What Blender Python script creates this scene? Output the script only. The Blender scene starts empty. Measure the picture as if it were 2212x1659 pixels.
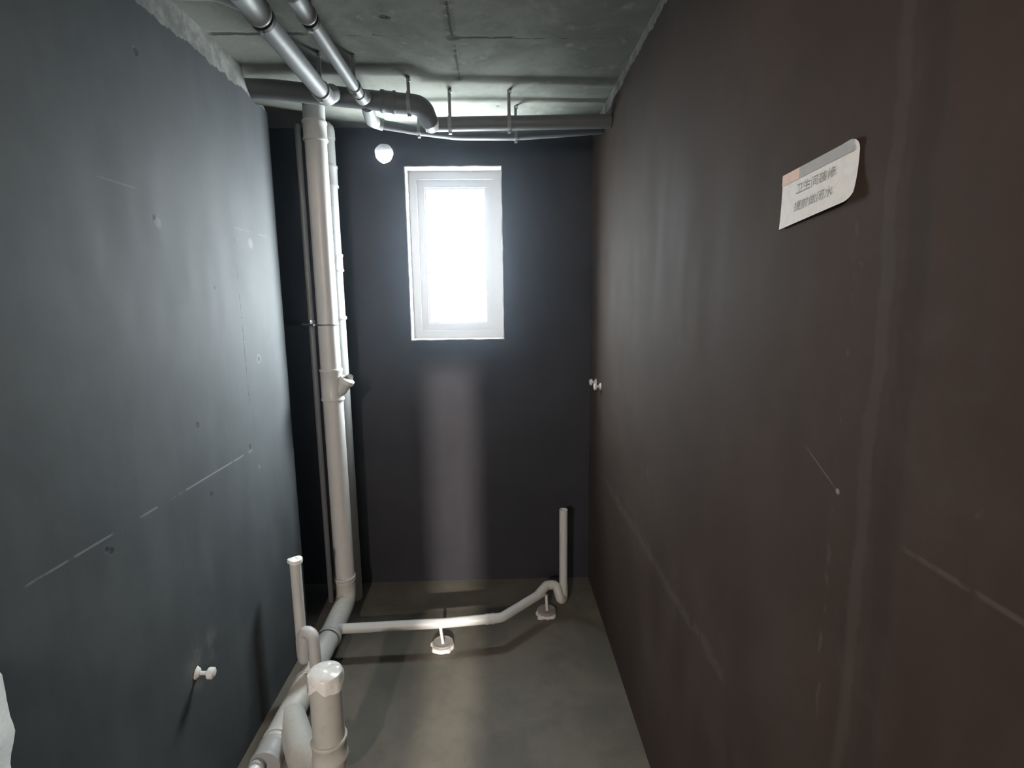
import bpy, bmesh, math, random
from mathutils import Vector, Matrix, noise as mnoise
R_ = random.Random(7)
C = bpy.context.scene.collection
sc = bpy.context.scene
PI = math.pi

# ------------------------------------------------------------------ room measures (metres)
XL, XR = -1.106, 0.587        # left and right wall faces
YB, YF = 3.34, -2.40          # back wall face, entry wall face
YE = 2.73                     # where the left wall ends and the pipe recess opens
H = 2.92                      # ceiling
CAMH = 1.88

# ------------------------------------------------------------------ camera
cam = bpy.data.cameras.new('camera')
cam.lens = 1128.0 / 2212.0 * 36.0
cam.sensor_width = 36.0
cam.clip_start = 0.02
co = bpy.data.objects.new('camera', cam); C.objects.link(co)
rx = Vector((0.99957, -0.02606, -0.01295)); ry_down = Vector((-0.01687, -0.15462, -0.98783))
fw = rx.cross(-ry_down) * -1.0
m = Matrix((( rx.x, -ry_down.x, -fw.x), (rx.y, -ry_down.y, -fw.y), (rx.z, -ry_down.z, -fw.z)))
co.matrix_world = Matrix.Translation((0, 0, CAMH)) @ m.to_4x4()
sc.camera = co

# ------------------------------------------------------------------ world, lights, exposure
sc.view_settings.view_transform = 'Standard'
sc.view_settings.look = 'None'
sc.view_settings.gamma = 1.0
sc.view_settings.exposure = 0.0
w = bpy.data.worlds.new('sky'); sc.world = w; w.use_nodes = True
bg = w.node_tree.nodes['Background']
bg.inputs[0].default_value = (0.91, 0.965, 1.0, 1)
bg.inputs[1].default_value = 120.0
# overcast daylight, dimmer from the side where the next building stands close
wt = w.node_tree
tc = wt.nodes.new('ShaderNodeTexCoord'); sx = wt.nodes.new('ShaderNodeSeparateXYZ'); wt.links.new(tc.outputs['Generated'], sx.inputs[0])
mr = wt.nodes.new('ShaderNodeMapRange'); mr.interpolation_type = 'SMOOTHSTEP'
for i, v in ((1, 0.0), (2, 0.95), (3, 40.0), (4, 240.0)): mr.inputs[i].default_value = v
wt.links.new(sx.outputs[0], mr.inputs[0])
# extra light from steeply below, added to brighten the ceiling
mg = wt.nodes.new('ShaderNodeMapRange'); mg.interpolation_type = 'SMOOTHSTEP'
for i, v in ((1, -0.45), (2, 0.55), (3, 0.42), (4, 1.5)): mg.inputs[i].default_value = v
wt.links.new(sx.outputs[2], mg.inputs[0])
mh = wt.nodes.new('ShaderNodeMapRange'); mh.interpolation_type = 'SMOOTHSTEP'
for i, v in ((1, -0.90), (2, -0.60), (3, 195.0), (4, 0.0)): mh.inputs[i].default_value = v
wt.links.new(sx.outputs[2], mh.inputs[0])
mm = wt.nodes.new('ShaderNodeMath'); mm.operation = 'MULTIPLY'
wt.links.new(mr.outputs[0], mm.inputs[0]); wt.links.new(mg.outputs[0], mm.inputs[1])
ms = wt.nodes.new('ShaderNodeMath'); ms.operation = 'ADD'; wt.links.new(mm.outputs[0], ms.inputs[0]); wt.links.new(mh.outputs[0], ms.inputs[1])
wt.links.new(ms.outputs[0], bg.inputs[1])
sc.cycles.use_denoising = True
sc.cycles.use_adaptive_sampling = True
sc.cycles.adaptive_threshold = 0.03
sc.cycles.max_bounces = 8
sc.cycles.diffuse_bounces = 4
sc.cycles.glossy_bounces = 4
sc.cycles.transparent_max_bounces = 8
sc.cycles.caustics_reflective = False
sc.cycles.sample_clamp_indirect = 6.0

def light(name, kind, loc, power, col, size=0.1, size_y=None, rot=(0, 0, 0), portal=False):
    l = bpy.data.lights.new(name, kind); l.energy = power; l.color = col
    if kind == 'AREA':
        l.shape = 'RECTANGLE' if size_y else 'DISK'; l.size = size
        if size_y: l.size_y = size_y
        if portal: l.cycles.is_portal = True
    else:
        l.shadow_soft_size = size
    o = bpy.data.objects.new(name, l); C.objects.link(o); o.location = loc; o.rotation_euler = rot
    return o
# daylight enters through the window and the round vent hole (portals only guide the sampling)
light('window_portal', 'AREA', (-0.26, YB + 0.19, 2.173), 1, (1, 1, 1), 0.62, 1.10, (-PI/2, 0, 0), True)
light('vent_portal', 'AREA', (-0.673, YB + 0.21, 2.775), 1, (1, 1, 1), 0.13, 0.13, (-PI/2, 0, 0), True)
# added unseen lamp whose light through the slot makes the bright strip
BEAM = light('beam_lamp', 'POINT', (0.085, -5.50, 2.75), 6000, (1.0, 0.93, 0.86), 0.05)
# added unseen fill lamp behind the viewpoint, brightens what faces it
FILL = light('fill_lamp', 'POINT', (-0.78, -1.95, 2.54), 335.0, (1.0, 0.89, 0.81), 0.06)

# ------------------------------------------------------------------ helpers
def link(name, bm, mat, parent=None, smooth=True, label=None):
    me = bpy.data.meshes.new(name)
    bmesh.ops.remove_doubles(bm, verts=bm.verts, dist=1e-6)
    bmesh.ops.recalc_face_normals(bm, faces=bm.faces)
    bm.to_mesh(me); bm.free()
    if mat: me.materials.append(mat)
    if smooth:
        me.polygons.foreach_set('use_smooth', [True] * len(me.polygons))
        me.set_sharp_from_angle(angle=math.radians(38))
    o = bpy.data.objects.new(name, me); C.objects.link(o)
    if parent:
        o.parent = parent
        o.matrix_parent_inverse = parent.matrix_world.inverted()
    if label: o['label'] = label
    return o

def thing(name, label, cat, loc=(0, 0, 0), group=None):
    o = bpy.data.objects.new(name, None); C.objects.link(o)
    o.empty_display_size = 0.05
    o.location = loc; o.matrix_world = Matrix.Translation(loc)
    o['label'] = label; o['category'] = cat
    if group: o['group'] = group
    return o

def tag(o, label, cat, group=None):
    o['label'] = label; o['category'] = cat
    if group: o['group'] = group
    return o

def struct(name, bm, mat, parent=None, smooth=False):
    o = link(name, bm, mat, parent, smooth)
    if not parent: o['kind'] = 'structure'
    return o

def box(bm, a, b):
    x0, y0, z0 = a; x1, y1, z1 = b
    v = [bm.verts.new(p) for p in ((x0,y0,z0),(x1,y0,z0),(x1,y1,z0),(x0,y1,z0),(x0,y0,z1),(x1,y0,z1),(x1,y1,z1),(x0,y1,z1))]
    for f in ((0,3,2,1),(4,5,6,7),(0,1,5,4),(1,2,6,5),(2,3,7,6),(3,0,4,7)):
        bm.faces.new([v[i] for i in f])

def prism_yz(bm, pts, x0, x1):
    a = [bm.verts.new((x0, y, z)) for y, z in pts]; b = [bm.verts.new((x1, y, z)) for y, z in pts]
    n = len(pts)
    bm.faces.new(a); bm.faces.new(b[::-1])
    for i in range(n):
        j = (i + 1) % n
        bm.faces.new((a[i], b[i], b[j], a[j]))

def fillet(pts, rad, seg=8):
    pts = [Vector(p) for p in pts]
    if len(pts) < 3 or rad == 0: return pts
    rads = rad if isinstance(rad, (list, tuple)) else [rad] * (len(pts) - 2)
    out = [pts[0]]
    for i in range(1, len(pts) - 1):
        p, a, b = pts[i], pts[i-1], pts[i+1]
        u, v = (a - p), (b - p)
        lu, lv = u.length, v.length; u.normalize(); v.normalize()
        ang = u.angle(v)
        if ang > PI - 0.02: out.append(p); continue
        t = min(rads[i-1] / math.tan(ang / 2), lu * 0.49, lv * 0.49)
        r = t * math.tan(ang / 2)
        c = p + (u + v).normalized() * (r / math.sin(ang / 2))
        s, e = p + u * t - c, p + v * t - c
        tot = s.angle(e); ax = s.cross(e).normalized()
        for k in range(seg + 1):
            out.append(c + (Matrix.Rotation(tot * k / seg, 3, ax) @ s))
    out.append(pts[-1])
    return out

def sweep(bm, path, rad, n=28, cap=True, hollow=0.0, jitter=0.0):
    """tube along path; rad a number or one per path point; hollow = bore depth at the far end"""
    path = [Vector(p) for p in path]
    N = len(path)
    rr = rad if isinstance(rad, (list, tuple)) else [rad] * N
    tans = []
    for i in range(N):
        d = Vector((0, 0, 0))
        if i > 0: d += (path[i] - path[i-1]).normalized()
        if i < N - 1: d += (path[i+1] - path[i]).normalized()
        tans.append(d.normalized())
    t0 = tans[0]
    nrm = t0.orthogonal().normalized()
    rings = []; frames = []
    for i in range(N):
        if i:
            q = tans[i-1].rotation_difference(tans[i]); nrm = q @ nrm
        nrm = (nrm - tans[i] * nrm.dot(tans[i])).normalized()
        bn = tans[i].cross(nrm)
        frames.append((nrm.copy(), bn.copy()))
        rings.append([bm.verts.new(path[i] + (nrm * math.cos(2*PI*k/n) + bn * math.sin(2*PI*k/n)) * (rr[i] + jitter * R_.uniform(-1, 1))) for k in range(n)])
    for a, b in zip(rings, rings[1:]):
        for k in range(n):
            bm.faces.new((a[k], a[(k+1) % n], b[(k+1) % n], b[k]))
    if cap: bm.faces.new(rings[0][::-1])
    if hollow > 0:
        nr, bn = frames[-1]; ri = rr[-1] * 0.87
        top = [bm.verts.new(path[-1] + (nr * math.cos(2*PI*k/n) + bn * math.sin(2*PI*k/n)) * ri) for k in range(n)]
        dn = [bm.verts.new(path[-1] - tans[-1] * hollow + (nr * math.cos(2*PI*k/n) + bn * math.sin(2*PI*k/n)) * ri) for k in range(n)]
        for k in range(n):
            j = (k + 1) % n
            bm.faces.new((rings[-1][k], rings[-1][j], top[j], top[k]))
            bm.faces.new((top[k], top[j], dn[j], dn[k]))
        bm.faces.new(dn)
    elif cap:
        bm.faces.new(rings[-1])
    return bm

def tube(pts, rad, fil=0.0, **kw):
    bm = bmesh.new(); return sweep(bm, fillet(pts, fil), rad, **kw)

def collar_bm(c, d, r, l, lip=0.004, n=32):
    """pipe coupling centred at c along d: sleeve with a rolled lip at each end"""
    c = Vector(c); d = Vector(d).normalized()
    prof = [(-l/2, r), (-l/2, r+lip*1.5), (-l/2+0.006, r+lip*2), (-l/2+0.013, r+lip*1.8), (-l/2+0.018, r+lip), (l/2-0.018, r+lip),
            (l/2-0.013, r+lip*1.8), (l/2-0.006, r+lip*2), (l/2, r+lip*1.5), (l/2, r)]
    bm = bmesh.new()
    sweep(bm, [c + d * (p[0] + i * 1e-5) for i, p in enumerate(prof)], [p[1] for p in prof], n=n)
    return bm

def lathe(bm, c, prof, n=32, squash=(1, 1), fn=None):
    c = Vector(c); rings = []
    for r, z in prof:
        ring = []
        for k in range(n):
            a = 2*PI*k/n
            p = Vector((r*math.cos(a)*squash[0], r*math.sin(a)*squash[1], z))
            if fn: p = fn(p, a)
            ring.append(bm.verts.new(c + p))
        rings.append(ring)
    for a, b in zip(rings, rings[1:]):
        for k in range(n): bm.faces.new((a[k], a[(k+1) % n], b[(k+1) % n], b[k]))
    bm.faces.new(rings[0][::-1]); bm.faces.new(rings[-1])
    return bm

def bolt_bm(c, d, r=0.006, l=0.01, n=6):
    c = Vector(c); d = Vector(d).normalized(); bm = bmesh.new()
    sweep(bm, [c, c + d*l*0.8, c + d*l], [r, r, r*0.75], n=n); return bm

# ------------------------------------------------------------------ materials
class NT:
    def __init__(s, name):
        s.m = bpy.data.materials.new(name); s.m.use_nodes = True
        s.t = s.m.node_tree; s.p = s.t.nodes['Principled BSDF']; s.out = s.t.nodes['Material Output']
        g = s.t.nodes.new('ShaderNodeNewGeometry'); s.pos = g.outputs['Position']
        x = s.t.nodes.new('ShaderNodeSeparateXYZ'); s.t.links.new(s.pos, x.inputs[0])
        s.x, s.y, s.z = x.outputs
    def put(s, sock, v):
        if hasattr(v, 'is_output'): s.t.links.new(v, sock)
        else: sock.default_value = v
    def math(s, op, a, b=0.0, c=None, clamp=False):
        n = s.t.nodes.new('ShaderNodeMath'); n.operation = op; n.use_clamp = clamp
        s.put(n.inputs[0], a); s.put(n.inputs[1], b)
        if c is not None: s.put(n.inputs[2], c)
        return n.outputs[0]
    def noise(s, scale, detail=4, rough=0.55, stretch=None, dist=0.0, off=(0, 0, 0)):
        n = s.t.nodes.new('ShaderNodeTexNoise'); n.inputs['Scale'].default_value = scale
        n.inputs['Detail'].default_value = detail; n.inputs['Roughness'].default_value = rough
        n.inputs['Distortion'].default_value = dist
        mp = s.t.nodes.new('ShaderNodeMapping'); mp.inputs['Scale'].default_value = stretch or (1, 1, 1)
        mp.inputs['Location'].default_value = off
        s.t.links.new(s.pos, mp.inputs[0]); s.t.links.new(mp.outputs[0], n.inputs['Vector'])
        return n.outputs['Fac']
    def ramp(s, v, lo, hi):
        n = s.t.nodes.new('ShaderNodeMapRange'); n.interpolation_type = 'SMOOTHSTEP'
        s.put(n.inputs['Value'], v); s.put(n.inputs['From Min'], lo); s.put(n.inputs['From Max'], hi)
        return n.outputs[0]
    def mix(s, f, a, b):
        n = s.t.nodes.new('ShaderNodeMix'); n.data_type = 'RGBA'
        s.put(n.inputs[0], f); s.put(n.inputs[6], a); s.put(n.inputs[7], b)
        return n.outputs[2]
    def line(s, u, c, wd, v, lo, hi, brk=None, thr=0.45):
        """mask of a mark along v in [lo,hi] at u=c with half width wd, broken up by noise"""
        d = s.math('ABSOLUTE', s.math('SUBTRACT', u, c))
        k = s.ramp(d, wd, wd * 0.35)
        k = s.math('MULTIPLY', k, s.ramp(v, lo - 0.02, lo + 0.02))
        k = s.math('MULTIPLY', k, s.ramp(v, hi + 0.02, hi - 0.02))
        if brk is not None: k = s.math('MULTIPLY', k, s.ramp(brk, thr, thr + 0.08))
        return k
    def spot(s, u, v, cu, cv, r):
        a = s.math('SUBTRACT', u, cu); b = s.math('SUBTRACT', v, cv)
        d = s.math('SQRT', s.math('ADD', s.math('MULTIPLY', a, a), s.math('MULTIPLY', b, b)))
        return s.ramp(d, r, r * 0.45)
    def bump(s, h, strength=0.3, dist=0.01):
        n = s.t.nodes.new('ShaderNodeBump'); n.inputs['Strength'].default_value = strength
        n.inputs['Distance'].default_value = dist; s.put(n.inputs['Height'], h)
        s.t.links.new(n.outputs[0], s.p.inputs['Normal'])
    def done(s, col, rough, spec=0.5, metal=0.0):
        s.put(s.p.inputs['Base Color'], col); s.put(s.p.inputs['Roughness'], rough)
        s.p.inputs['Specular IOR Level'].default_value = spec; s.p.inputs['Metallic'].default_value = metal
        return s.m

def rgb(r, g, b): return (r, g, b, 1)

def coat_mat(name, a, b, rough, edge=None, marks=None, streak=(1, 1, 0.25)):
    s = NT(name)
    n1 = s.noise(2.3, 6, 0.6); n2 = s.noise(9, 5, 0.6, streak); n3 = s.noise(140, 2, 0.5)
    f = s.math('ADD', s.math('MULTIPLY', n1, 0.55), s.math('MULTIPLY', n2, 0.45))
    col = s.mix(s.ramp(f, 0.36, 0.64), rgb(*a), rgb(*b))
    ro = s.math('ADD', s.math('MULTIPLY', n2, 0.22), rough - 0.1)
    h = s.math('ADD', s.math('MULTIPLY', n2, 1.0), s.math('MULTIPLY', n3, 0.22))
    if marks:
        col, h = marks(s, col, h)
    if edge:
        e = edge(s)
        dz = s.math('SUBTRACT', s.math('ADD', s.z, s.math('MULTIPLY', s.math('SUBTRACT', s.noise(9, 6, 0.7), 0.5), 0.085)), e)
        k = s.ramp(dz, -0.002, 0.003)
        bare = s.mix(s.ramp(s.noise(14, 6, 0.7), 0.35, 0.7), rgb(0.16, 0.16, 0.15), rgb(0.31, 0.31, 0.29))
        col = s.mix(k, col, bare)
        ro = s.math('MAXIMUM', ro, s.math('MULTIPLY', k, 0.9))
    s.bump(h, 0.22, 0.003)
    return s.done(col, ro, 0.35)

def left_marks(s, col, h):
    br = s.noise(11, 3, 0.6, off=(3, 1, 7)); br2 = s.noise(30, 2, 0.6, off=(9, 4, 2))
    k = s.line(s.z, 1.243, 0.005, s.y, 1.15, 2.28, br, 0.42)
    col = s.mix(s.math('MULTIPLY', k, 0.75), col, rgb(0.17, 0.175, 0.175)); h = s.math('ADD', h, s.math('MULTIPLY', k, 0.8))
    k = s.line(s.y, s.math('ADD', 2.288, s.math('MULTIPLY', br2, 0.01)), 0.006, s.z, 1.45, 2.21, br2, 0.46)
    col = s.mix(s.math('MULTIPLY', k, 0.8), col, rgb(0.02, 0.02, 0.02)); h = s.math('SUBTRACT', h, s.math('MULTIPLY', k, 1.5))
    k = s.line(s.z, 2.205, 0.004, s.y, 2.26, 2.62, br, 0.44)
    col = s.mix(s.math('MULTIPLY', k, 0.5), col, rgb(0.13, 0.13, 0.13))
    k = s.line(s.z, 2.24, 0.004, s.y, 1.55, 1.70)
    col = s.mix(s.math('MULTIPLY', k, 0.6), col, rgb(0.12, 0.12, 0.12))
    for (y, z, r, dk) in ((1.79, 2.150, 0.024, 0), (1.775, 2.165, 0.012, 1), (2.44, 2.155, 0.030, 0), (2.42, 1.636, 0.028, 0), (2.42, 1.636, 0.016, 1),
                          (1.89, 1.45, 0.016, 1), (2.262, 1.265, 0.016, 1), (1.415, 1.198, 0.013, 1), (1.40, 1.21, 0.010, 1),
                          (1.09, 1.56, 0.028, 1), (2.33, 1.15, 0.012, 0), (1.93, 1.17, 0.012, 1), (1.78, 2.66, 0.016, 1), (2.10, 1.95, 0.010, 1)):
        k = s.spot(s.y, s.z, y, z, r)
        col = s.mix(s.math('MULTIPLY', k, 0.75 if dk else 0.45), col, rgb(0.015, 0.015, 0.016) if dk else rgb(0.17, 0.17, 0.17))
        h = s.math('ADD', h, s.math('MULTIPLY', k, -2.0 if dk else 1.5))
    # lime wash stain round the lower water outlet, and scuffs near the floor
    k = s.math('MULTIPLY', s.spot(s.y, s.z, 1.77, 0.60, 0.14), s.ramp(br, 0.42, 0.62))
    col = s.mix(s.math('MULTIPLY', k, 0.6), col, rgb(0.12, 0.12, 0.115))
    k = s.math('MULTIPLY', s.ramp(s.z, 0.5, 0.05), s.ramp(br, 0.5, 0.7))
    col = s.mix(s.math('MULTIPLY', k, 0.25), col, rgb(0.11, 0.11, 0.105))
    return col, h

def right_marks(s, col, h):
    br = s.noise(8, 4, 0.65, off=(5, 2, 1)); br2 = s.noise(25, 3, 0.6, off=(1, 8, 2))
    yy = s.math('ADD', s.y, s.math('MULTIPLY', s.math('SUBTRACT', br, 0.5), 0.05))
    k = s.line(yy, 0.79, 0.02, s.z, 0.3, 2.75)
    h = s.math('ADD', h, s.math('MULTIPLY', k, 0.9)); col = s.mix(s.math('MULTIPLY', k, 0.35), col, rgb(0.07, 0.06, 0.05))
    k = s.line(yy, 0.735, 0.03, s.z, 0.2, 2.9)
    h = s.math('SUBTRACT', h, s.math('MULTIPLY', k, 0.8)); col = s.mix(s.math('MULTIPLY', k, 0.4), col, rgb(0.017, 0.013, 0.011))
    k = s.line(yy, 0.865, 0.006, s.z, 1.1, 2.0, br2, 0.5)
    col = s.mix(s.math('MULTIPLY', k, 0.35), col, rgb(0.1, 0.085, 0.07))
    k = s.line(s.z, 1.515, 0.006, s.y, 0.45, 0.70, br, 0.42)
    col = s.mix(s.math('MULTIPLY', k, 0.4), col, rgb(0.1, 0.085, 0.07))
    zz = s.math('ADD', s.z, s.math('MULTIPLY', s.math('SUBTRACT', br, 0.5), 0.10))
    k = s.line(zz, 0.88, 0.03, s.y, 1.25, 3.0, br2, 0.38)
    col = s.mix(s.math('MULTIPLY', k, 0.3), col, rgb(0.1, 0.088, 0.08))
    # two scratches falling towards the entry
    d = s.math('ADD', s.z, s.math('MULTIPLY', s.y, -0.51))
    k = s.line(d, 1.109, 0.0022, s.y, 0.87, 0.95)
    col = s.mix(s.math('MULTIPLY', k, 0.6), col, rgb(0.2, 0.17, 0.145))
    k = s.spot(s.y, s.z, 0.857, 1.546, 0.007)
    col = s.mix(s.math('MULTIPLY', k, 0.7), col, rgb(0.34, 0.30, 0.25))
    for (y, z, r) in ((0.85, 1.93, 0.008), (0.93, 2.03, 0.006), (0.55, 1.95, 0.02), (1.35, 1.72, 0.012), (2.0, 1.2, 0.014), (0.60, 1.62, 0.015), (2.45, 1.75, 0.012)):
        k = s.math('MULTIPLY', s.spot(s.y, s.z, y, z, r), s.ramp(br2, 0.45, 0.6))
        col = s.mix(s.math('MULTIPLY', k, 0.4), col, rgb(0.12, 0.1, 0.085))
    k = s.math('MULTIPLY', s.ramp(s.noise(3.2, 6, 0.7, off=(2, 2, 8)), 0.5, 0.72), 0.22)
    col = s.mix(k, col, rgb(0.08, 0.07, 0.06))
    return col, h

M = {}
M['wall_left'] = coat_mat('left_wall_coating', (0.042, 0.048, 0.052), (0.064, 0.071, 0.075), 0.75, lambda s: 2.815, left_marks)
M['wall_right'] = coat_mat('warm_lit_right_coating', (0.034, 0.0205, 0.0145), (0.048, 0.031, 0.023), 0.80,  # same coating as the left, warm light tint put into its colour
                           lambda s: s.math('ADD', 2.875, s.math('MULTIPLY', s.math('SUBTRACT', s.y, 2.2), -0.02)), right_marks, (1, 1, 0.18))
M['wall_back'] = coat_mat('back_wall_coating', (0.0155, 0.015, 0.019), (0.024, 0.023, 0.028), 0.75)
M['plaster'] = coat_mat('bare_plaster', (0.3, 0.3, 0.29), (0.42, 0.42, 0.40), 0.9)
M['reveal'] = coat_mat('reveal_coating', (0.50, 0.50, 0.50), (0.6, 0.6, 0.6), 0.8)

def floor_mat():
    s = NT('floor_coating')
    n1 = s.noise(3.0, 6, 0.6, dist=0.3); n2 = s.noise(16, 5, 0.65); n3 = s.noise(120, 2)
    f = s.math('ADD', s.math('MULTIPLY', n1, 0.7), s.math('MULTIPLY', n2, 0.3))
    col = s.mix(s.ramp(f, 0.38, 0.62), rgb(0.090, 0.083, 0.065), rgb(0.135, 0.124, 0.098))
    k = s.math('MULTIPLY', s.ramp(s.noise(26, 4, 0.7, off=(4, 4, 4)), 0.68, 0.74), 0.5)
    col = s.mix(k, col, rgb(0.2, 0.19, 0.16))
    s.bump(s.math('ADD', n2, s.math('MULTIPLY', n3, 0.2)), 0.25, 0.006)
    return s.done(col, s.math('ADD', 0.45, s.math('MULTIPLY', n2, 0.3)), 0.4)
M['floor'] = floor_mat()

def ceiling_mat():
    s = NT('ceiling_concrete')
    n1 = s.noise(2.6, 7, 0.68, dist=0.4); n2 = s.noise(12, 6, 0.7, off=(2, 0, 0)); n3 = s.noise(90, 3)
    br = s.noise(18, 4, 0.65, off=(7, 3, 0))
    col = s.mix(s.ramp(n1, 0.36, 0.64), rgb(0.140, 0.146, 0.128), rgb(0.235, 0.240, 0.215))
    col = s.mix(s.math('MULTIPLY', s.ramp(n2, 0.56, 0.70), 0.6), col, rgb(0.32, 0.32, 0.29))
    h = s.math('ADD', s.math('MULTIPLY', n2, 0.6), s.math('MULTIPLY', n3, 0.2))
    xx = s.math('ADD', s.x, s.math('MULTIPLY', s.math('SUBTRACT', br, 0.5), 0.02))
    yy = s.math('ADD', s.y, s.math('MULTIPLY', s.math('SUBTRACT', br, 0.5), 0.025))
    dk = rgb(0.045, 0.048, 0.04)
    for k, a in ((s.line(xx, -0.163, 0.007, s.y, 0.0, 2.66, br, 0.42), 0.85), (s.line(xx, -0.163, 0.03, s.y, 1.9, 2.70, br, 0.5), 0.35),
                 (s.line(yy, 2.262, 0.010, s.x, -0.16, 0.08, br, 0.30), 0.9), (s.line(yy, 2.274, 0.006, s.x, 0.08, 0.55, br, 0.5), 0.5),
                 (s.line(yy, 2.232, 0.016, s.x, -1.10, -0.74), 0.85), (s.line(yy, 2.25, 0.004, s.x, -0.6, -0.16, br, 0.5), 0.4),
                 (s.spot(s.x, s.y, -0.163, 2.262, 0.035), 0.7), (s.spot(s.x, s.y, -0.405, 2.107, 0.020), 0.85), (s.spot(s.x, s.y, -0.39, 2.115, 0.016), 0.85),
                 (s.spot(s.x, s.y, 0.015, 3.0, 0.012), 0.9), (s.spot(s.x, s.y, -0.47, 2.24, 0.01), 0.6)):
        col = s.mix(s.math('MULTIPLY', k, a), col, dk); h = s.math('SUBTRACT', h, s.math('MULTIPLY', k, 1.5))
    k = s.spot(s.x, s.y, 0.31, 2.33, 0.022); col = s.mix(s.math('MULTIPLY', k, 0.7), col, rgb(0.3, 0.3, 0.27))
    k = s.math('MULTIPLY', s.spot(s.x, s.y, -0.02, 2.34, 0.10), s.ramp(n2, 0.42, 0.58)); col = s.mix(s.math('MULTIPLY', k, 0.6), col, rgb(0.25, 0.25, 0.23))
    s.bump(h, 0.4, 0.008)
    return s.done(col, 0.85, 0.3)
M['ceiling'] = ceiling_mat()

def pvc(name, a, rough=0.34, dirt=0.35, dcol=(0.30, 0.29, 0.26)):
    s = NT(name)
    n = s.noise(9, 6, 0.7); n2 = s.noise(45, 4, 0.6)
    f = s.math('MULTIPLY', s.ramp(s.math('ADD', s.math('MULTIPLY', n, 0.6), s.math('MULTIPLY', n2, 0.4)), 0.46, 0.70), dirt)
    col = s.mix(f, rgb(*a), rgb(*dcol))
    s.bump(n2, 0.08, 0.002)
    return s.done(col, s.math('ADD', rough, s.math('MULTIPLY', n2, 0.15)), 0.5)
M['pvc'] = pvc('white_pvc', (0.55, 0.55, 0.54), 0.34, 0.18)
M['pvc_dusty'] = pvc('dusty_pvc', (0.50, 0.49, 0.455), 0.45, 0.45)
M['pvc_shaded'] = pvc('shaded_pvc', (0.13, 0.135, 0.14), 0.4, 0.3, (0.1, 0.1, 0.1))  # darker pvc copy, shade put into its colour
M['pvc_grey_shaded'] = pvc('grey_and_shaded_pvc', (0.33, 0.34, 0.34), 0.42, 0.3, (0.2, 0.2, 0.19))  # grey fittings, and pale overhead pipes with dim light put into the colour
M['disc'] = pvc('brown_grey_pvc', (0.26, 0.24, 0.22), 0.5, 0.3, (0.18, 0.17, 0.15))
M['plug'] = pvc('white_plug', (0.72, 0.72, 0.70), 0.3, 0.15)
M['film'] = pvc('white_film', (0.84, 0.83, 0.80), 0.2, 0.08)
M['cement'] = pvc('light_mortar', (0.66, 0.64, 0.60), 0.85, 0.4)
M['bore'] = NT('bore_shade').done(rgb(0.02, 0.02, 0.02), 0.8)
M['rubber'] = NT('black_rubber').done(rgb(0.025, 0.025, 0.025), 0.6)
M['zinc'] = NT('zinc').done(rgb(0.72, 0.73, 0.74), 0.28, 0.5, 1.0)
M['frame'] = NT('white_frame').done(rgb(0.80, 0.82, 0.84), 0.35)
def paper(name, c):
    s = NT(name); n = s.noise(60, 4); return s.done(s.mix(s.ramp(n, 0.4, 0.7), rgb(*c), rgb(*[v*0.92 for v in c])), 0.6)
M['paper'] = paper('white_paper', (0.86, 0.84, 0.80))
M['header'] = paper('grey_print', (0.40, 0.40, 0.39))
M['pink'] = paper('pink_print', (0.80, 0.56, 0.46))
M['ink'] = paper('grey_ink', (0.30, 0.31, 0.30))
def glass():
    m = bpy.data.materials.new('window_glass'); m.use_nodes = True; t = m.node_tree
    t.nodes.remove(t.nodes['Principled BSDF'])
    a = t.nodes.new('ShaderNodeBsdfTransparent'); a.inputs[0].default_value = (0.95, 0.97, 0.97, 1)
    g = t.nodes.new('ShaderNodeBsdfGlossy'); g.inputs['Roughness'].default_value = 0.02
    x = t.nodes.new('ShaderNodeMixShader'); x.inputs[0].default_value = 0.06
    t.links.new(a.outputs[0], x.inputs[1]); t.links.new(g.outputs[0], x.inputs[2]); t.links.new(x.outputs[0], t.nodes['Material Output'].inputs[0])
    return m
M['glass'] = glass()

# ------------------------------------------------------------------ room shell
bm = bmesh.new(); box(bm, (-1.75, YF - 0.02, -0.12), (XR + 0.2, YB + 0.02, 0.0)); struct('floor', bm, M['floor'])
bm = bmesh.new(); box(bm, (-1.75, YF - 0.02, H), (XR + 0.2, YB + 0.22, H + 0.12)); struct('ceiling', bm, M['ceiling'])
# left wall, its upper far corner broken away where the pipes pass into the recess
bm = bmesh.new()
prism_yz(bm, [(YF, 0.0), (YE, 0.0), (YE + 0.005, 1.4), (YE + 0.012, 2.70), (YE + 0.01, 2.800), (YE - 0.03, 2.822), (YE - 0.075, 2.812), (YE - 0.11, 2.80), (YE - 0.15, 2.802), (YE - 0.19, 2.84),
              (YE - 0.215, 2.88), (YE - 0.23, H), (YF, H)], XL - 0.12, XL)
struct('wall_left', bm, M['wall_left'])
bm = bmesh.new(); box(bm, (XR, YF, 0), (XR + 0.16, YB + 0.2, H)); struct('wall_right', bm, M['wall_right'])
bm = bmesh.new(); box(bm, (-1.62, YE - 0.02, 0), (-1.50, YB + 0.2, H)); box(bm, (-1.50, YE - 0.12, 0), (XL - 0.12, YE - 0.02, H)); struct('wall_recess', bm, M['wall_back'])

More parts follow.
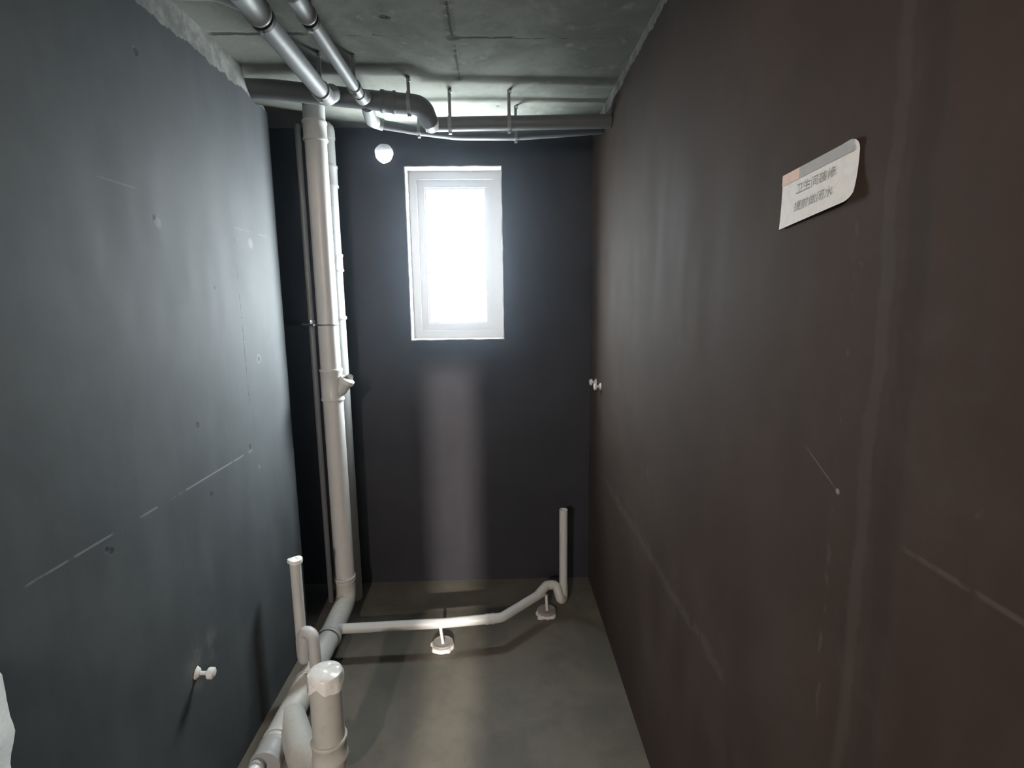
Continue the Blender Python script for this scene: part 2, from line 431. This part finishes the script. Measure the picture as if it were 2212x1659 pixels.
# back wall with a window opening and a round vent hole
WX0, WX1, WZ0, WZ1 = -0.556, 0.035, 1.646, 2.700
HX, HZ, HR = -0.673, 2.775, 0.055
def back_wall():
    bm = bmesh.new()
    y0, y1 = YB, YB + 0.2
    hx0, hx1, hz0, hz1 = HX - 0.09, HX + 0.09, HZ - 0.075, HZ + 0.09
    rects = [(-1.62, 0, WX0, WZ0), (WX0, 0, WX1, WZ0), (WX1, 0, XR + 0.02, H), (WX0, WZ1, WX1, H),
             (-1.62, WZ0, WX0, hz0), (-1.62, hz0, hx0, H), (hx1, hz0, WX0, H), (hx0, hz1, hx1, H)]
    for a, b, c, d in rects: box(bm, (a, y0, b), (c, y1, d))
    n = 48
    for y in (y0, y1):
        circ, sq = [], []
        for k in range(n):
            a = 2*PI*k/n; rj = HR + 0.0014 * math.sin(3*a) + 0.001 * math.sin(7*a + 1)
            cx, cz = math.cos(a), math.sin(a)
            circ.append(bm.verts.new((HX + rj*cx, y, HZ + rj*cz)))
            t = min((0.09/abs(cx)) if abs(cx) > 1e-6 else 9, ((0.09 if cz > 0 else 0.075)/abs(cz)) if abs(cz) > 1e-6 else 9)
            sq.append(bm.verts.new((HX + t*cx, y, HZ + t*cz)))
        for k in range(n):
            j = (k+1) % n
            bm.faces.new((circ[k], circ[j], sq[j], sq[k]))
        if y == y0: first = circ
    for k in range(n):
        j = (k+1) % n
        bm.faces.new((first[k], first[j], circ[j], circ[k]))
    return bm
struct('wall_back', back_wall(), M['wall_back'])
# plaster lining of the window opening, with worn uneven edges
def lining():
    bm = bmesh.new(); t = 0.006; y0, y1 = YB - 0.004, YB + 0.10
    for (a, c) in (((WX0, WZ0), (WX1, WZ0 + t)), ((WX0, WZ1 - t), (WX1, WZ1)), ((WX0, WZ0 + t), (WX0 + t, WZ1 - t)), ((WX1 - t, WZ0 + t), (WX1, WZ1 - t))):
        box(bm, (a[0], y0, a[1]), (c[0], y1, c[1]))
    bmesh.ops.subdivide_edges(bm, edges=[e for e in bm.edges if e.calc_length() > 0.3], cuts=24, use_grid_fill=True)
    for v in bm.verts:
        if v.co.y < YB:
            v.co.y += 0.003 * mnoise.noise(v.co * 30)
            v.co += Vector((0.003, 0, 0.003)) * mnoise.noise(v.co * 18)
    return bm
struct('trim_1', lining(), M['reveal'])

wn = thing('window_1', 'narrow tall white framed window blown out by daylight in the back wall', 'window', (-0.26, YB + 0.12, WZ0))
wn['kind'] = 'structure'; del wn['category']; del wn['label']
def ring_frame(x0, z0, x1, z1, wd, y0, y1):
    bm = bmesh.new()
    box(bm, (x0, y0, z0), (x1, y1, z0 + wd)); box(bm, (x0, y0, z1 - wd), (x1, y1, z1))
    box(bm, (x0, y0, z0 + wd), (x0 + wd, y1, z1 - wd)); box(bm, (x1 - wd, y0, z0 + wd), (x1, y1, z1 - wd))
    bmesh.ops.remove_doubles(bm, verts=bm.verts, dist=1e-5)
    return bm
link('window_frame', ring_frame(WX0, WZ0, WX1, WZ1, 0.056, YB + 0.10, YB + 0.17), M['frame'], wn, False)
sash = link('window_sash', ring_frame(WX0 + 0.056, WZ0 + 0.056, WX1 - 0.056, WZ1 - 0.056, 0.046, YB + 0.115, YB + 0.155), M['frame'], wn, False)
link('glazing_bead', ring_frame(WX0 + 0.102, WZ0 + 0.102, WX1 - 0.102, WZ1 - 0.102, 0.010, YB + 0.122, YB + 0.15), M['frame'], sash, False)
bm = bmesh.new(); box(bm, (WX0 + 0.09, YB + 0.136, WZ0 + 0.09), (WX1 - 0.09, YB + 0.140, WZ1 - 0.09)); link('window_pane', bm, M['glass'], wn, False)

bm = bmesh.new(); box(bm, (XL, -1.10, 2.57), (XR, -1.0, H)); struct('light_baffle', bm, M['plaster'])  # added unseen baffle, keeps the fill lamp off the ceiling pipes
# unseen entry wall; added panel leaves a slot shaping the light strip; hall beyond
GX0, GX1, GZ = -0.107, -0.004, 2.31
bm = bmesh.new()
box(bm, (-1.75, YF - 0.02, 0), (-0.90, YF, H)); box(bm, (GX1, YF - 0.02, 0), (XR + 0.2, YF, H)); box(bm, (-0.90, YF - 0.02, GZ), (GX1, YF, H))
struct('wall_entry', bm, M['plaster'])
bm = bmesh.new(); box(bm, (-0.90, YF - 0.02, 0.0), (GX0, YF - 0.001, GZ)); struct('beam_mask', bm, M['plaster'])  # unseen panel added to narrow the light to a strip
bm = bmesh.new()
box(bm, (-1.85, -5.9, -0.12), (-1.75, YF - 0.02, H + 0.12)); box(bm, (XR + 0.2, -5.9, -0.12), (XR + 0.3, YF - 0.02, H + 0.12))
box(bm, (-1.85, -6.0, -0.12), (XR + 0.3, -5.9, H + 0.12)); box(bm, (-1.75, -5.9, -0.12), (XR + 0.2, YF - 0.02, -0.02)); box(bm, (-1.75, -5.9, H), (XR + 0.2, YF - 0.02, H + 0.12))
struct('wall_hall', bm, M['plaster'])

# thin volume added to imitate the lens glow round the window
bm = bmesh.new(); box(bm, (-1.51, YF - 0.01, -0.01), (XR + 0.01, YB + 0.01, H + 0.01))
hz = link('glow_haze', bm, None, None, False); hz['kind'] = 'stuff'; hz['label'] = 'thin added haze imitating lens glow round the bright window'; hz['category'] = 'haze'
hm = bpy.data.materials.new('glow_haze'); hm.use_nodes = True; ht = hm.node_tree; ht.nodes.remove(ht.nodes['Principled BSDF'])
vs_ = ht.nodes.new('ShaderNodeVolumeScatter'); vs_.inputs['Color'].default_value = (0.68, 0.83, 1.0, 1); vs_.inputs['Density'].default_value = 0.013; vs_.inputs['Anisotropy'].default_value = 0.93
ht.links.new(vs_.outputs[0], ht.nodes['Material Output'].inputs['Volume'])
hz.data.materials.append(hm)
sc.cycles.volume_bounces = 0

# ------------------------------------------------------------------ vertical soil stacks
def stack(label, x, y, z0, z1, r, joints, extra=None, mat='pvc'):
    t = thing('soil_stack', label, 'drain pipe', (x, y, z0), 'soil stacks in the recess')
    link('pipe', tube([(x, y, z0), (x, y, z1)], r, n=40), M[mat], t)
    for z, l in joints:
        link('coupling', collar_bm((x, y, z), (0, 0, 1), r, l), M[mat], t)
    return t
SX, SY = -0.943, 2.93
s1 = stack('white vertical soil stack with branch fitting, nearer of the two in the recess', SX, SY, 0.20, 2.915, 0.0555, ((2.775, 0.10), (1.435, 0.18)))
# branch fitting on the near stack: short angled socket with a raised rim
bmj = tube([(SX + 0.01, SY, 1.375), (SX + 0.058, SY - 0.006, 1.415), (SX + 0.088, SY - 0.008, 1.458)], 0.036, 0.03, n=28, hollow=0.04)
br = link('branch_socket', bmj, M['pvc'], s1)
link('socket_rim', collar_bm((SX + 0.086, SY - 0.008, 1.455), (0.55, -0.03, 0.8), 0.036, 0.024, 0.003), M['plug'], br)
# steel pipe clips
def clip(x, y, z, r, parent, arm):
    b = bmesh.new(); n = 40
    sweep(b, [Vector((x + (r+0.002)*math.cos(2*PI*k/n), y + (r+0.002)*math.sin(2*PI*k/n), z)) for k in range(n)] , 0.0045, n=8, cap=False)
    c = link('pipe_clip', b, M['zinc'], parent, label='thin steel pipe clip')
    link('clip_arm', tube([(x - r, y, z), (x - r - arm, y + 0.04, z)], 0.006, n=8), M['zinc'], c)
    link('bolt', bolt_bm((x - r - 0.012, y - 0.014, z), (0, -1, 0), 0.008, 0.014), M['zinc'], c)
clip(SX, SY, 1.770, 0.0555, s1, 0.10)
s2 = stack('white vertical soil stack half hidden behind the nearer one', -0.966, 3.16, 0.0, 2.82, 0.054, ((2.60, 0.12), (2.12, 0.10), (1.80, 0.02)))
b = bmesh.new(); lathe(b, (-0.966, 3.16, 2.80), [(0.0535, 0.0), (0.057, 0.002), (0.057, 0.05), (0.050, 0.075), (0.034, 0.092), (0.012, 0.10), (0.002, 0.101)], 36)
link('vent_cowl', b, M['pvc'], s2)
# bend joining the near stack to the run along the floor
t = s1
MX, MZ = -0.930, 0.125
link('elbow', tube([(SX, SY, 0.28), (SX, SY, 0.125), (MX, 2.56, MZ)], 0.0575, 0.11, n=40, ), M['pvc_dusty'], t)
link('rim', collar_bm((SX, SY, 0.265), (0, 0, 1), 0.0575, 0.03, 0.003), M['pvc'], t)
link('rim', collar_bm((MX, 2.565, MZ), (0, 1, 0), 0.0575, 0.03, 0.003), M['pvc_dusty'], t)

# slim conduit in the recess corner
t = thing('conduit', 'thin pale vertical pipe in the dark gap beside the left wall', 'pipe', (-1.10, 3.12, 0))
link('pipe', tube([(-1.10, 3.12, 0.7), (-1.10, 3.12, 1.775), (-1.10, 3.12, 2.87)], 0.017, n=20), M['pvc_shaded'], t)  # shade on the conduit's front put into its colour
link('pipe_clip', collar_bm((-1.10, 3.12, 1.775), (0, 0, 1), 0.017, 0.03, 0.002), M['zinc'], t)
link('foot', tube([(-1.10, 3.12, 0.0), (-1.10, 3.12, 0.7)], 0.0165, n=20), M['pvc_shaded'], t)

# ------------------------------------------------------------------ floor run towards the viewer
mn = thing('floor_drain_pipe', 'thick dusty white drain pipe lying along the foot of the left wall', 'drain pipe', (MX, 2.1, 0))
link('pipe', tube([(MX, 2.55, MZ), (MX, 1.80, MZ)], 0.0545, n=40), M['pvc_dusty'], mn)
link('tee_body', collar_bm((MX, 2.06, MZ), (0, 1, 0), 0.0545, 0.32, 0.003, 40), M['pvc_dusty'], mn)
link('tee_body', collar_bm((MX, 2.30, MZ), (0, 1, 0), 0.0545, 0.12, 0.002, 40), M['pvc_dusty'], mn)
cap = link('end_cap', collar_bm((MX, 1.83, MZ), (0, 1, 0), 0.0545, 0.09, 0.003, 40), M['pvc_grey_shaded'], mn)
link('reducer', collar_bm((MX - 0.022, 1.785, MZ + 0.012), (0, 1, 0), 0.025, 0.05, 0.003, 28), M['pvc_grey_shaded'], mn)
link('small_pipe', tube([(MX - 0.022, 1.78, MZ + 0.012), (MX - 0.022, 1.2, MZ + 0.016)], 0.025, n=28), M['plug'], mn)
for y in (2.40, 1.92):
    b = bmesh.new(); box(b, (MX - 0.06, y - 0.03, 0.0), (MX + 0.06, y + 0.03, MZ - 0.05))
    bmesh.ops.bevel(b, geom=b.edges[:], offset=0.006, segments=2, affect='EDGES')
    link('block', b, M['cement'], mn)

# toilet riser, wrapped in film at the top
UX, UY = -0.636, 1.68
up = thing('toilet_riser_pipe', 'stout upright drain stub with white film over its mouth, at the front of the floor', 'drain pipe', (UX, UY, 0))
link('pipe', tube([(UX, UY, 0.30), (UX + 0.002, UY, 0.600)], 0.0555, n=40), M['pvc_dusty'], up)
link('socket', collar_bm((UX, UY, 0.300), (0, 0, 1), 0.0565, 0.085, 0.004, 40), M['pvc_dusty'], up)
link('elbow', tube([(MX + 0.01, 2.02, MZ + 0.004), (MX + 0.15, 1.78, MZ + 0.045), (UX, UY, 0.205), (UX, UY, 0.32)], 0.0580, [0.12, 0.07], n=36), M['pvc_dusty'], up)
def film(c, r, h0, seed):
    bm = bmesh.new(); n = 56; rings = []
    for j in range(15):
        ring = []
        for k in range(n):
            a = 2*PI*k/n
            hang = h0 * (0.55 + 0.45 * math.sin(a * 2 + seed) + 0.25 * mnoise.noise(Vector((math.cos(a)*2, math.sin(a)*2, seed))))
            hang = max(0.010, hang + 0.35 * h0 * math.cos(a - 4.0))
            if j < 7:
                rr = r * j / 6.0 * 1.0; z = 0.014 - 0.011 * (rr / r) ** 3 + 0.006 * mnoise.noise(Vector((rr*math.cos(a)*38, rr*math.sin(a)*38, seed)))
                if j == 6: z = 0.003; rr = r * 1.02
            else:
                q = (j - 7) / 7.0
                rr = r * (1.05 + 0.11 * q * (0.5 + 0.5 * math.sin(a * 7 + seed * 2)) + 0.05 * mnoise.noise(Vector((math.cos(a) * 5, math.sin(a) * 5, q * 3)))) ; z = -hang * q - 0.002
            rr = max(rr, 0.0005)
            ring.append(bm.verts.new(Vector(c) + Vector((rr*math.cos(a), rr*math.sin(a), z))))
        rings.append(ring)
    for a_, b_ in zip(rings, rings[1:]):
        for k in range(n): bm.faces.new((a_[k], a_[(k+1) % n], b_[(k+1) % n], b_[k]))
    bmesh.ops.solidify(bm, geom=bm.faces[:], thickness=0.0012)
    return bm
link('film_cover', film((UX + 0.002, UY, 0.598), 0.0565, 0.062, 2.2), M['film'], up, label='crinkled white film cover')

# slim uprights with traps
lu = thing('upright_waste_pipe', 'slim upright waste pipe with swan-neck trap beside the left wall', 'waste pipe', (-0.985, 2.345, 0))
link('pipe', tube([(-0.985, 2.345, 0.24), (-0.985, 2.345, 0.685)], 0.0255, n=28), M['pvc'], lu)
lt = link('trap', tube([(-0.985, 2.345, 0.27), (-0.985, 2.345, 0.195), (-0.955, 2.285, 0.205), (-0.935, 2.255, 0.375), (-0.885, 2.235, 0.375), (-0.885, 2.245, 0.165)], 0.027, [0.03, 0.03, 0.03, 0.03], n=24), M['pvc'], lu)
b = bmesh.new(); lathe(b, (-0.985, 2.345, 0.673), [(0.0265, 0), (0.031, 0.0), (0.032, 0.010), (0.030, 0.018), (0.012, 0.024), (0.001, 0.025)], 28,
                      fn=lambda p, a: Vector((p.x * (1.12 if abs(math.cos(a)) > 0.9 else 1), p.y, p.z + 0.003 * math.sin(a * 2))))
link('cap', b, M['film'], lu, label='pale tape cap')

cr = thing('cross_floor_pipe', 'slim white waste pipe running across the floor below the window', 'waste pipe', (-0.3, 2.62, 0.0))
link('pipe', tube([(-0.890, 2.605, 0.148), (-0.33, 2.625, 0.152), (-0.012, 2.66, 0.152), (0.232, 2.890, 0.158)], 0.0262, [0.05, 0.05], n=28), M['pvc'], cr)
link('coupling', collar_bm((-0.075, 2.652, 0.152), (1, 0.11, 0), 0.0262, 0.05, 0.0015), M['pvc'], cr)
link('trap', tube([(0.205, 2.865, 0.157), (0.262, 2.925, 0.185), (0.322, 2.935, 0.185), (0.345, 2.885, 0.105), (0.366, 2.93, 0.105), (0.368, 2.95, 0.18)], 0.027, [0.03, 0.03, 0.02, 0.02], n=24), M['pvc_dusty'], cr)
ru = link('upright', tube([(0.368, 2.95, 0.135), (0.368, 2.95, 0.655)], 0.0245, n=28, hollow=0.05), M['pvc'], cr)
b = bmesh.new(); lathe(b, (0.368, 2.95, 0.600), [(0.0205, 0), (0.0205, 0.002)], 24); link('bore', b, M['bore'], ru, label='dark disc for the shade in the open mouth')  # dark disc stands for the shade inside the pipe

# round pipe feet set in mortar under the cross pipe
def foot(x, y, label, seed, sx, sy, st):
    t = thing('floor_support', label, 'pipe support', (x, y, 0), 'pipe feet under the cross pipe')
    b = bmesh.new()
    def rag(p, a):
        k = 1 + 0.30 * mnoise.noise(Vector((math.cos(a) * 2.2, math.sin(a) * 2.2, seed)))
        z = p.z if p.z > 0.01 else p.z
        return Vector((p.x * k, p.y * k, z))
    lathe(b, (x, y, 0), [(0.056, 0.0), (0.063, 0.003), (0.0625, 0.014), (0.059, 0.022), (0.050, 0.0225)], 40, fn=rag)
    link('mortar_lip', b, M['cement'], t, label='pale ragged mortar lip')
    b = bmesh.new(); lathe(b, (x, y, 0.018), [(0.050, 0.0), (0.056, 0.002), (0.057, 0.014), (0.054, 0.018), (0.046, 0.0185), (0.044, 0.0165), (0.012, 0.0165), (0.010, 0.022), (0.002, 0.023)], 40)
    link('disc', b, M['disc'], t)
    link('stem', tube([(x + 0.002, y - 0.012, 0.036), (sx, sy, st)], 0.0085, n=14), M['plug'], t)
    return t
foot(-0.337, 2.635, 'round grey pipe foot with white lip under the middle of the cross floor pipe', 1.0, -0.342, 2.602, 0.135)
foot(0.262, 2.915, 'round grey pipe foot in shade under the swan-neck near the right wall', 5.0, 0.258, 2.900, 0.140)
# strap bracket on the cross pipe that throws the thin shadow behind
# ------------------------------------------------------------------ pipes under the ceiling
def ceil_pipe(label, pts, r, fil, joints=(), mat='pvc_grey_shaded', extra=None):
    mat = 'pvc_shaded' if mat == 'pvc_grey_shaded' else 'pvc_grey_shaded'  # darker copies stand in for the shade under the ceiling
    t = thing('ceiling_pipe', label, 'ceiling pipe', pts[0], 'drain pipes under the ceiling')
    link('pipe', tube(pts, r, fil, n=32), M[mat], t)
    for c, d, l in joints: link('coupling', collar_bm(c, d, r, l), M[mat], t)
    return t
p1 = ceil_pipe('thick shaded pipe crossing under the ceiling out of the left recess', [(-1.45, 2.595, 2.873), (-1.0, 2.605, 2.856), (-0.40, 2.65, 2.808)], 0.043, 0.0,
               [((-0.50, 2.642, 2.816), (1, 0.07, -0.08), 0.07)])
link('elbow', tube([(-0.47, 2.645, 2.813), (-0.345, 2.66, 2.806), (-0.318, 2.735, 2.752)], [0.0455]*1 + [0.0455]*9 + [0.041], 0.06, n=32), M['pvc_shaded'], p1)
bmj = tube([(-0.318, 2.725, 2.758), (-0.312, 2.765, 2.742)], [0.041, 0.036], n=28); link('reducer', bmj, M['plug'], p1)
link('branch_elbow', tube([(-0.60, 2.64, 2.80), (-0.625, 2.82, 2.795), (-0.640, 2.985, 2.835), (-0.60, 3.0, 2.828)], 0.030, [0.05, 0.03], n=24), M['pvc_grey_shaded'], p1)
p2 = ceil_pipe('shaded pipe running from the elbow to the right wall above the window', [(-0.345, 2.775, 2.757), (XR - 0.004, 2.80, 2.777)], 0.034, 0.0)
p3 = ceil_pipe('slim sagging pipe nearest the back wall above the window', [(-0.62, 3.0, 2.832), (-0.41, 3.0, 2.797), (-0.20, 3.0, 2.772), (0.10, 3.0, 2.769), (0.34, 3.0, 2.783), (XR - 0.004, 3.0, 2.800)], 0.024, 0.5)
d1 = ceil_pipe('thicker of the two pale pipes running overhead towards the left stacks', [(-0.728, -2.38, 2.815), (-0.736, 2.44, 2.775)], 0.0355, 0.0,
               [((-0.733, 1.73, 2.781), (0, 1, 0), 0.16)], 'pvc')
link('elbow', tube([(-0.736, 2.41, 2.775), (-0.736, 2.462, 2.775), (-0.742, 2.575, 2.83)], 0.039, 0.04, n=28), M['pvc_grey_shaded'], d1)
link('branch', tube([(-0.733, 1.74, 2.781), (-0.80, 1.685, 2.79), (XL + 0.004, 1.685, 2.80)], 0.036, 0.05, n=28), M['pvc_grey_shaded'], d1)
d2 = ceil_pipe('slimmer of the two pale pipes running overhead towards the recess', [(-0.600, -2.38, 2.832), (-0.600, 2.50, 2.798)], 0.0245, 0.0,
               [((-0.600, 1.795, 2.802), (0, 1, 0), 0.14)], 'pvc')
link('elbow', tube([(-0.600, 2.49, 2.798), (-0.600, 2.55, 2.797), (-0.595, 2.60, 2.825)], 0.028, 0.03, n=28), M['pvc_grey_shaded'], d2)

def hanger(label, x, y, z, r, axis=(1, 0, 0), off=0.0, mat='pvc_grey_shaded'):
    """ring round the pipe, rod up to the ceiling"""
    t = thing('pipe_hanger', label, 'pipe hanger', (x, y, z), 'pipe hangers under the ceiling')
    a = Vector(axis).normalized(); n = 36
    side = a.cross(Vector((0, 0, 1))).normalized()
    pts = [Vector((x, y, z)) + (side * math.cos(2*PI*k/n) + Vector((0, 0, 1)) * math.sin(2*PI*k/n)) * (r + 0.003) for k in range(n + 1)]
    b = bmesh.new()
    vs = []
    for p in pts[:-1]:
        rad = (p - Vector((x, y, z))).normalized()
        vs.append([b.verts.new(p + a * sa * 0.009 + rad * ra) for sa, ra in ((-1, -0.003), (1, -0.003), (1, 0.002), (-1, 0.002))])
    for k in range(n):
        j = (k + 1) % n
        for q in range(4): b.faces.new((vs[k][q], vs[k][(q+1) % 4], vs[j][(q+1) % 4], vs[j][q]))
    link('ring_clamp', b, M['rubber'] if mat == 'rubber' else M['pvc_grey_shaded'], t)
    link('rod', tube([(x, y, z + r), (x, y, H - 0.001)], 0.008, n=12), M['pvc_grey_shaded'], t)
    link('nut', bolt_bm((x, y, z - r - 0.013), (0, 0, 1), 0.009, 0.012), M['zinc'], t, label='bright bottom nut')
    link('nut', bolt_bm((x + 0.006, y - 0.012, H - 0.018), (0, 0, 1), 0.008, 0.016), M['zinc'], t, label='bright ceiling anchor nut')
    return t
hanger('hanger on the thick shaded crossing pipe, just before its elbow', -0.405, 2.648, 2.810, 0.0455, (1, 0.07, -0.08))
hanger('hanger on the pipe right after the elbow, above the window', -0.225, 2.781, 2.760, 0.034)
hanger('hanger on the pipe running to the right wall, nearer that wall', 0.070, 2.788, 2.766, 0.034)
hanger('short hanger on the slim sagging pipe, nearer the right wall', 0.110, 3.0, 2.770, 0.024)
hanger('short hanger on the slim sagging pipe above the window left edge', -0.41, 3.0, 2.798, 0.024)
hanger('black ring hanger round the thicker pale overhead pipe, where its socket ends', -0.734, 1.835, 2.780, 0.0355, (0, 1, 0), mat='rubber')
hanger('hanger near the far end of the thicker pale overhead pipe', -0.736, 2.395, 2.775, 0.0355, (0, 1, 0))
hanger('black ring hanger round the slimmer pale overhead pipe, where its socket ends', -0.600, 1.890, 2.801, 0.0245, (0, 1, 0), mat='rubber')
hanger('hanger near the far end of the slimmer pale overhead pipe', -0.600, 2.42, 2.799, 0.0245, (0, 1, 0))

# ------------------------------------------------------------------ water outlets with plugs
def outlet(label, p, d, l, group, r=0.012, crook=0.0):
    p = Vector(p); d = Vector(d).normalized()
    t = thing('water_outlet', label, 'water outlet', p, group)
    link('stub', tube([p - d * 0.001, p + d * l * 0.62], r * 0.62, n=16), M['pvc'], t)
    b = bmesh.new(); q = p + d * l * 0.52
    sweep(b, [q, q + d * l*0.08, q + d * l * 0.14, q + d * l * 0.40, q + d * l * 0.48], [r*0.8, r * 1.5, r * 1.7, r * 1.65, r * 1.1], n=20)
    link('plug', b, M['plug'], t, label='white plastic plug')
    b = bmesh.new(); sweep(b, [p - d * 0.002, p + d * 0.004, p + d * 0.010], [r * 1.9, r * 1.6, r * 0.9], n=18, jitter=0.002)
    link('mortar_collar', b, M['cement'], t)
    return t
outlet('white capped water outlet low on the left wall, throwing a long shadow', (XL, 1.726, 0.575), (1, 0.10, -0.12), 0.060, None)
outlet('small capped water outlet on the right wall, the one nearer the back corner', (XR, 3.125, 1.393), (-1, 0.0, 0.0), 0.040, 'twin water outlets on the right wall')
outlet('small capped water outlet on the right wall, the one nearer the doorway', (XR, 2.985, 1.388), (-1, 0.0, 0.0), 0.040, 'twin water outlets on the right wall')

# ------------------------------------------------------------------ crumpled plastic sheet hanging at the left edge
b = bmesh.new()
NY, NZ = 26, 60
g = []
for i in range(NZ + 1):
    z = 0.02 + (1.25 - 0.02) * i / NZ
    edge = 1.063 if z > 1.0 else 1.063 + 0.006 * math.sin((z - 1.0) * 14)
    edge += 0.010 * math.exp(-((z - 0.945) / 0.03) ** 2) - 0.012 * math.exp(-((z - 0.87) / 0.04) ** 2) + 0.006 * mnoise.noise(Vector((3, 1, z * 22)))
    if z > 1.10: edge -= (z - 1.10) * 1.5
    row = []
    for j in range(NY + 1):
        u = j / NY; y = 0.45 + (edge - 0.45) * u
        dep = 0.035 * (math.sin(min(1.0, (1 - u) * 3.2) * PI / 2)) + 0.012 * mnoise.noise(Vector((y * 9, z * 14, 3))) * min(1, (1 - u) * 8) + 0.007 * mnoise.noise(Vector((y * 30, z * 34, 9))) * min(1, (1 - u) * 10)
        row.append(b.verts.new((XL + 0.004 + max(0.0, dep), y, z)))
    g.append(row)
for i in range(NZ):
    for j in range(NY): b.faces.new((g[i][j], g[i][j+1], g[i+1][j+1], g[i+1][j]))
bmesh.ops.solidify(b, geom=b.faces[:], thickness=0.002)
tag(link('crumpled_sheet', b, M['film']), 'crumpled white plastic sheet against the left wall at the photo edge', 'plastic sheet')

# ------------------------------------------------------------------ paper notice on the right wall
nt = thing('paper_notice', 'small white paper notice with grey header stuck on the right wall', 'notice', (XR, 1.0, 2.05))
TL, BL, TR, BR = Vector((1.101, 2.126)), Vector((1.100, 2.020)), Vector((0.872, 2.137)), Vector((0.869, 2.039))
def sheet_pt(u, v, lift=0.0):
    p = (TL * (1 - u) + TR * u) * v + (BL * (1 - u) + BR * u) * (1 - v)
    bow = 0.0025 + 0.009 * (1 - v) ** 3 * (0.3 + 0.7 * u) + 0.004 * max(0, (u + v) - 1.8) / 0.2
    return Vector((XR - bow - lift, p.x, p.y))
def sheet_mask(u, v):
    # rounded right corners
    if u > 0.9:
        cu, cv = (u - 0.9) / 0.1, 0
        if v > 0.85: cv = (v - 0.85) / 0.15
        if v < 0.17: cv = (0.17 - v) / 0.17
        if cv > 0: 
            l = math.hypot(cu, cv)
            if l > 1: return False
    return True
def patch(u0, u1, v0, v1, lift, mat, name, parent, nu=60, nv=40, thick=0.0):
    b = bmesh.new(); vs = {}
    def cl(u, v):
        # pull points outside the rounded corners back onto the arc
        if u > 0.9:
            for vc, s_, e in ((0.84, 1, 0.16), (0.14, -1, 0.14)):
                dv = (v - vc) * s_
                if dv > 0:
                    cu, cv = (u - 0.9) / 0.1, dv / e; l = math.hypot(cu, cv)
                    if l > 1e-6:
                        mx = max(cu, cv); f = mx / l
                        return 0.9 + cu * f * 0.1, vc + s_ * cv * f * e
        return u, v
    for i in range(nu + 1):
        for j in range(nv + 1):
            u, v = cl(u0 + (u1 - u0) * i / nu, v0 + (v1 - v0) * j / nv)
            vs[i, j] = b.verts.new(sheet_pt(u, v, lift))
    for i in range(nu):
        for j in range(nv): b.faces.new((vs[i, j], vs[i+1, j], vs[i+1, j+1], vs[i, j+1]))
    if thick: bmesh.ops.solidify(b, geom=b.faces[:], thickness=thick)
    return link(name, b, M[mat], parent)
pp = patch(0, 1, 0, 1, 0, 'paper', 'sheet', nt, thick=0.0007)
patch(0.0, 0.26, 0.80, 1.0, 0.0010, 'pink', 'header_print', pp, 12, 12)
patch(0.26, 0.955, 0.80, 1.0, 0.0010, 'header', 'header_print', pp, 30, 12)
def text(s, u0, u1, v0, v1):
    cu = bpy.data.curves.new('writing', 'FONT'); cu.body = s; cu.size = 1.0; cu.align_x = 'LEFT'; cu.resolution_u = 3; cu.offset = 0.006
    o = bpy.data.objects.new('writing_source', cu); C.objects.link(o)
    dg = bpy.context.evaluated_depsgraph_get(); dg.update()
    me = bpy.data.meshes.new_from_object(o.evaluated_get(dg))
    bpy.data.objects.remove(o)
    xs = [v.co.x for v in me.vertices]; ys = [v.co.y for v in me.vertices]
    x0, x1, y0, y1 = min(xs), max(xs), min(ys), max(ys)
    for v in me.vertices:
        u = u0 + (u1 - u0) * (v.co.x - x0) / (x1 - x0); w_ = v0 + (v1 - v0) * (v.co.y - y0) / (y1 - y0)
        v.co = sheet_pt(u, w_, 0.0014)
    me.materials.clear(); me.materials.append(M['ink'])
    t_ = bpy.data.objects.new('writing', me); C.objects.link(t_); t_.parent = pp
    t_.matrix_parent_inverse = pp.matrix_world.inverted()
    return t_
bpy.context.view_layer.update()
text('\u536b\u751f\u95f4\u88c5\u4fee', 0.235, 0.76, 0.53, 0.715)
text('\u63d0\u524d\u505a\u95ed\u6c34', 0.225, 0.75, 0.22, 0.40)
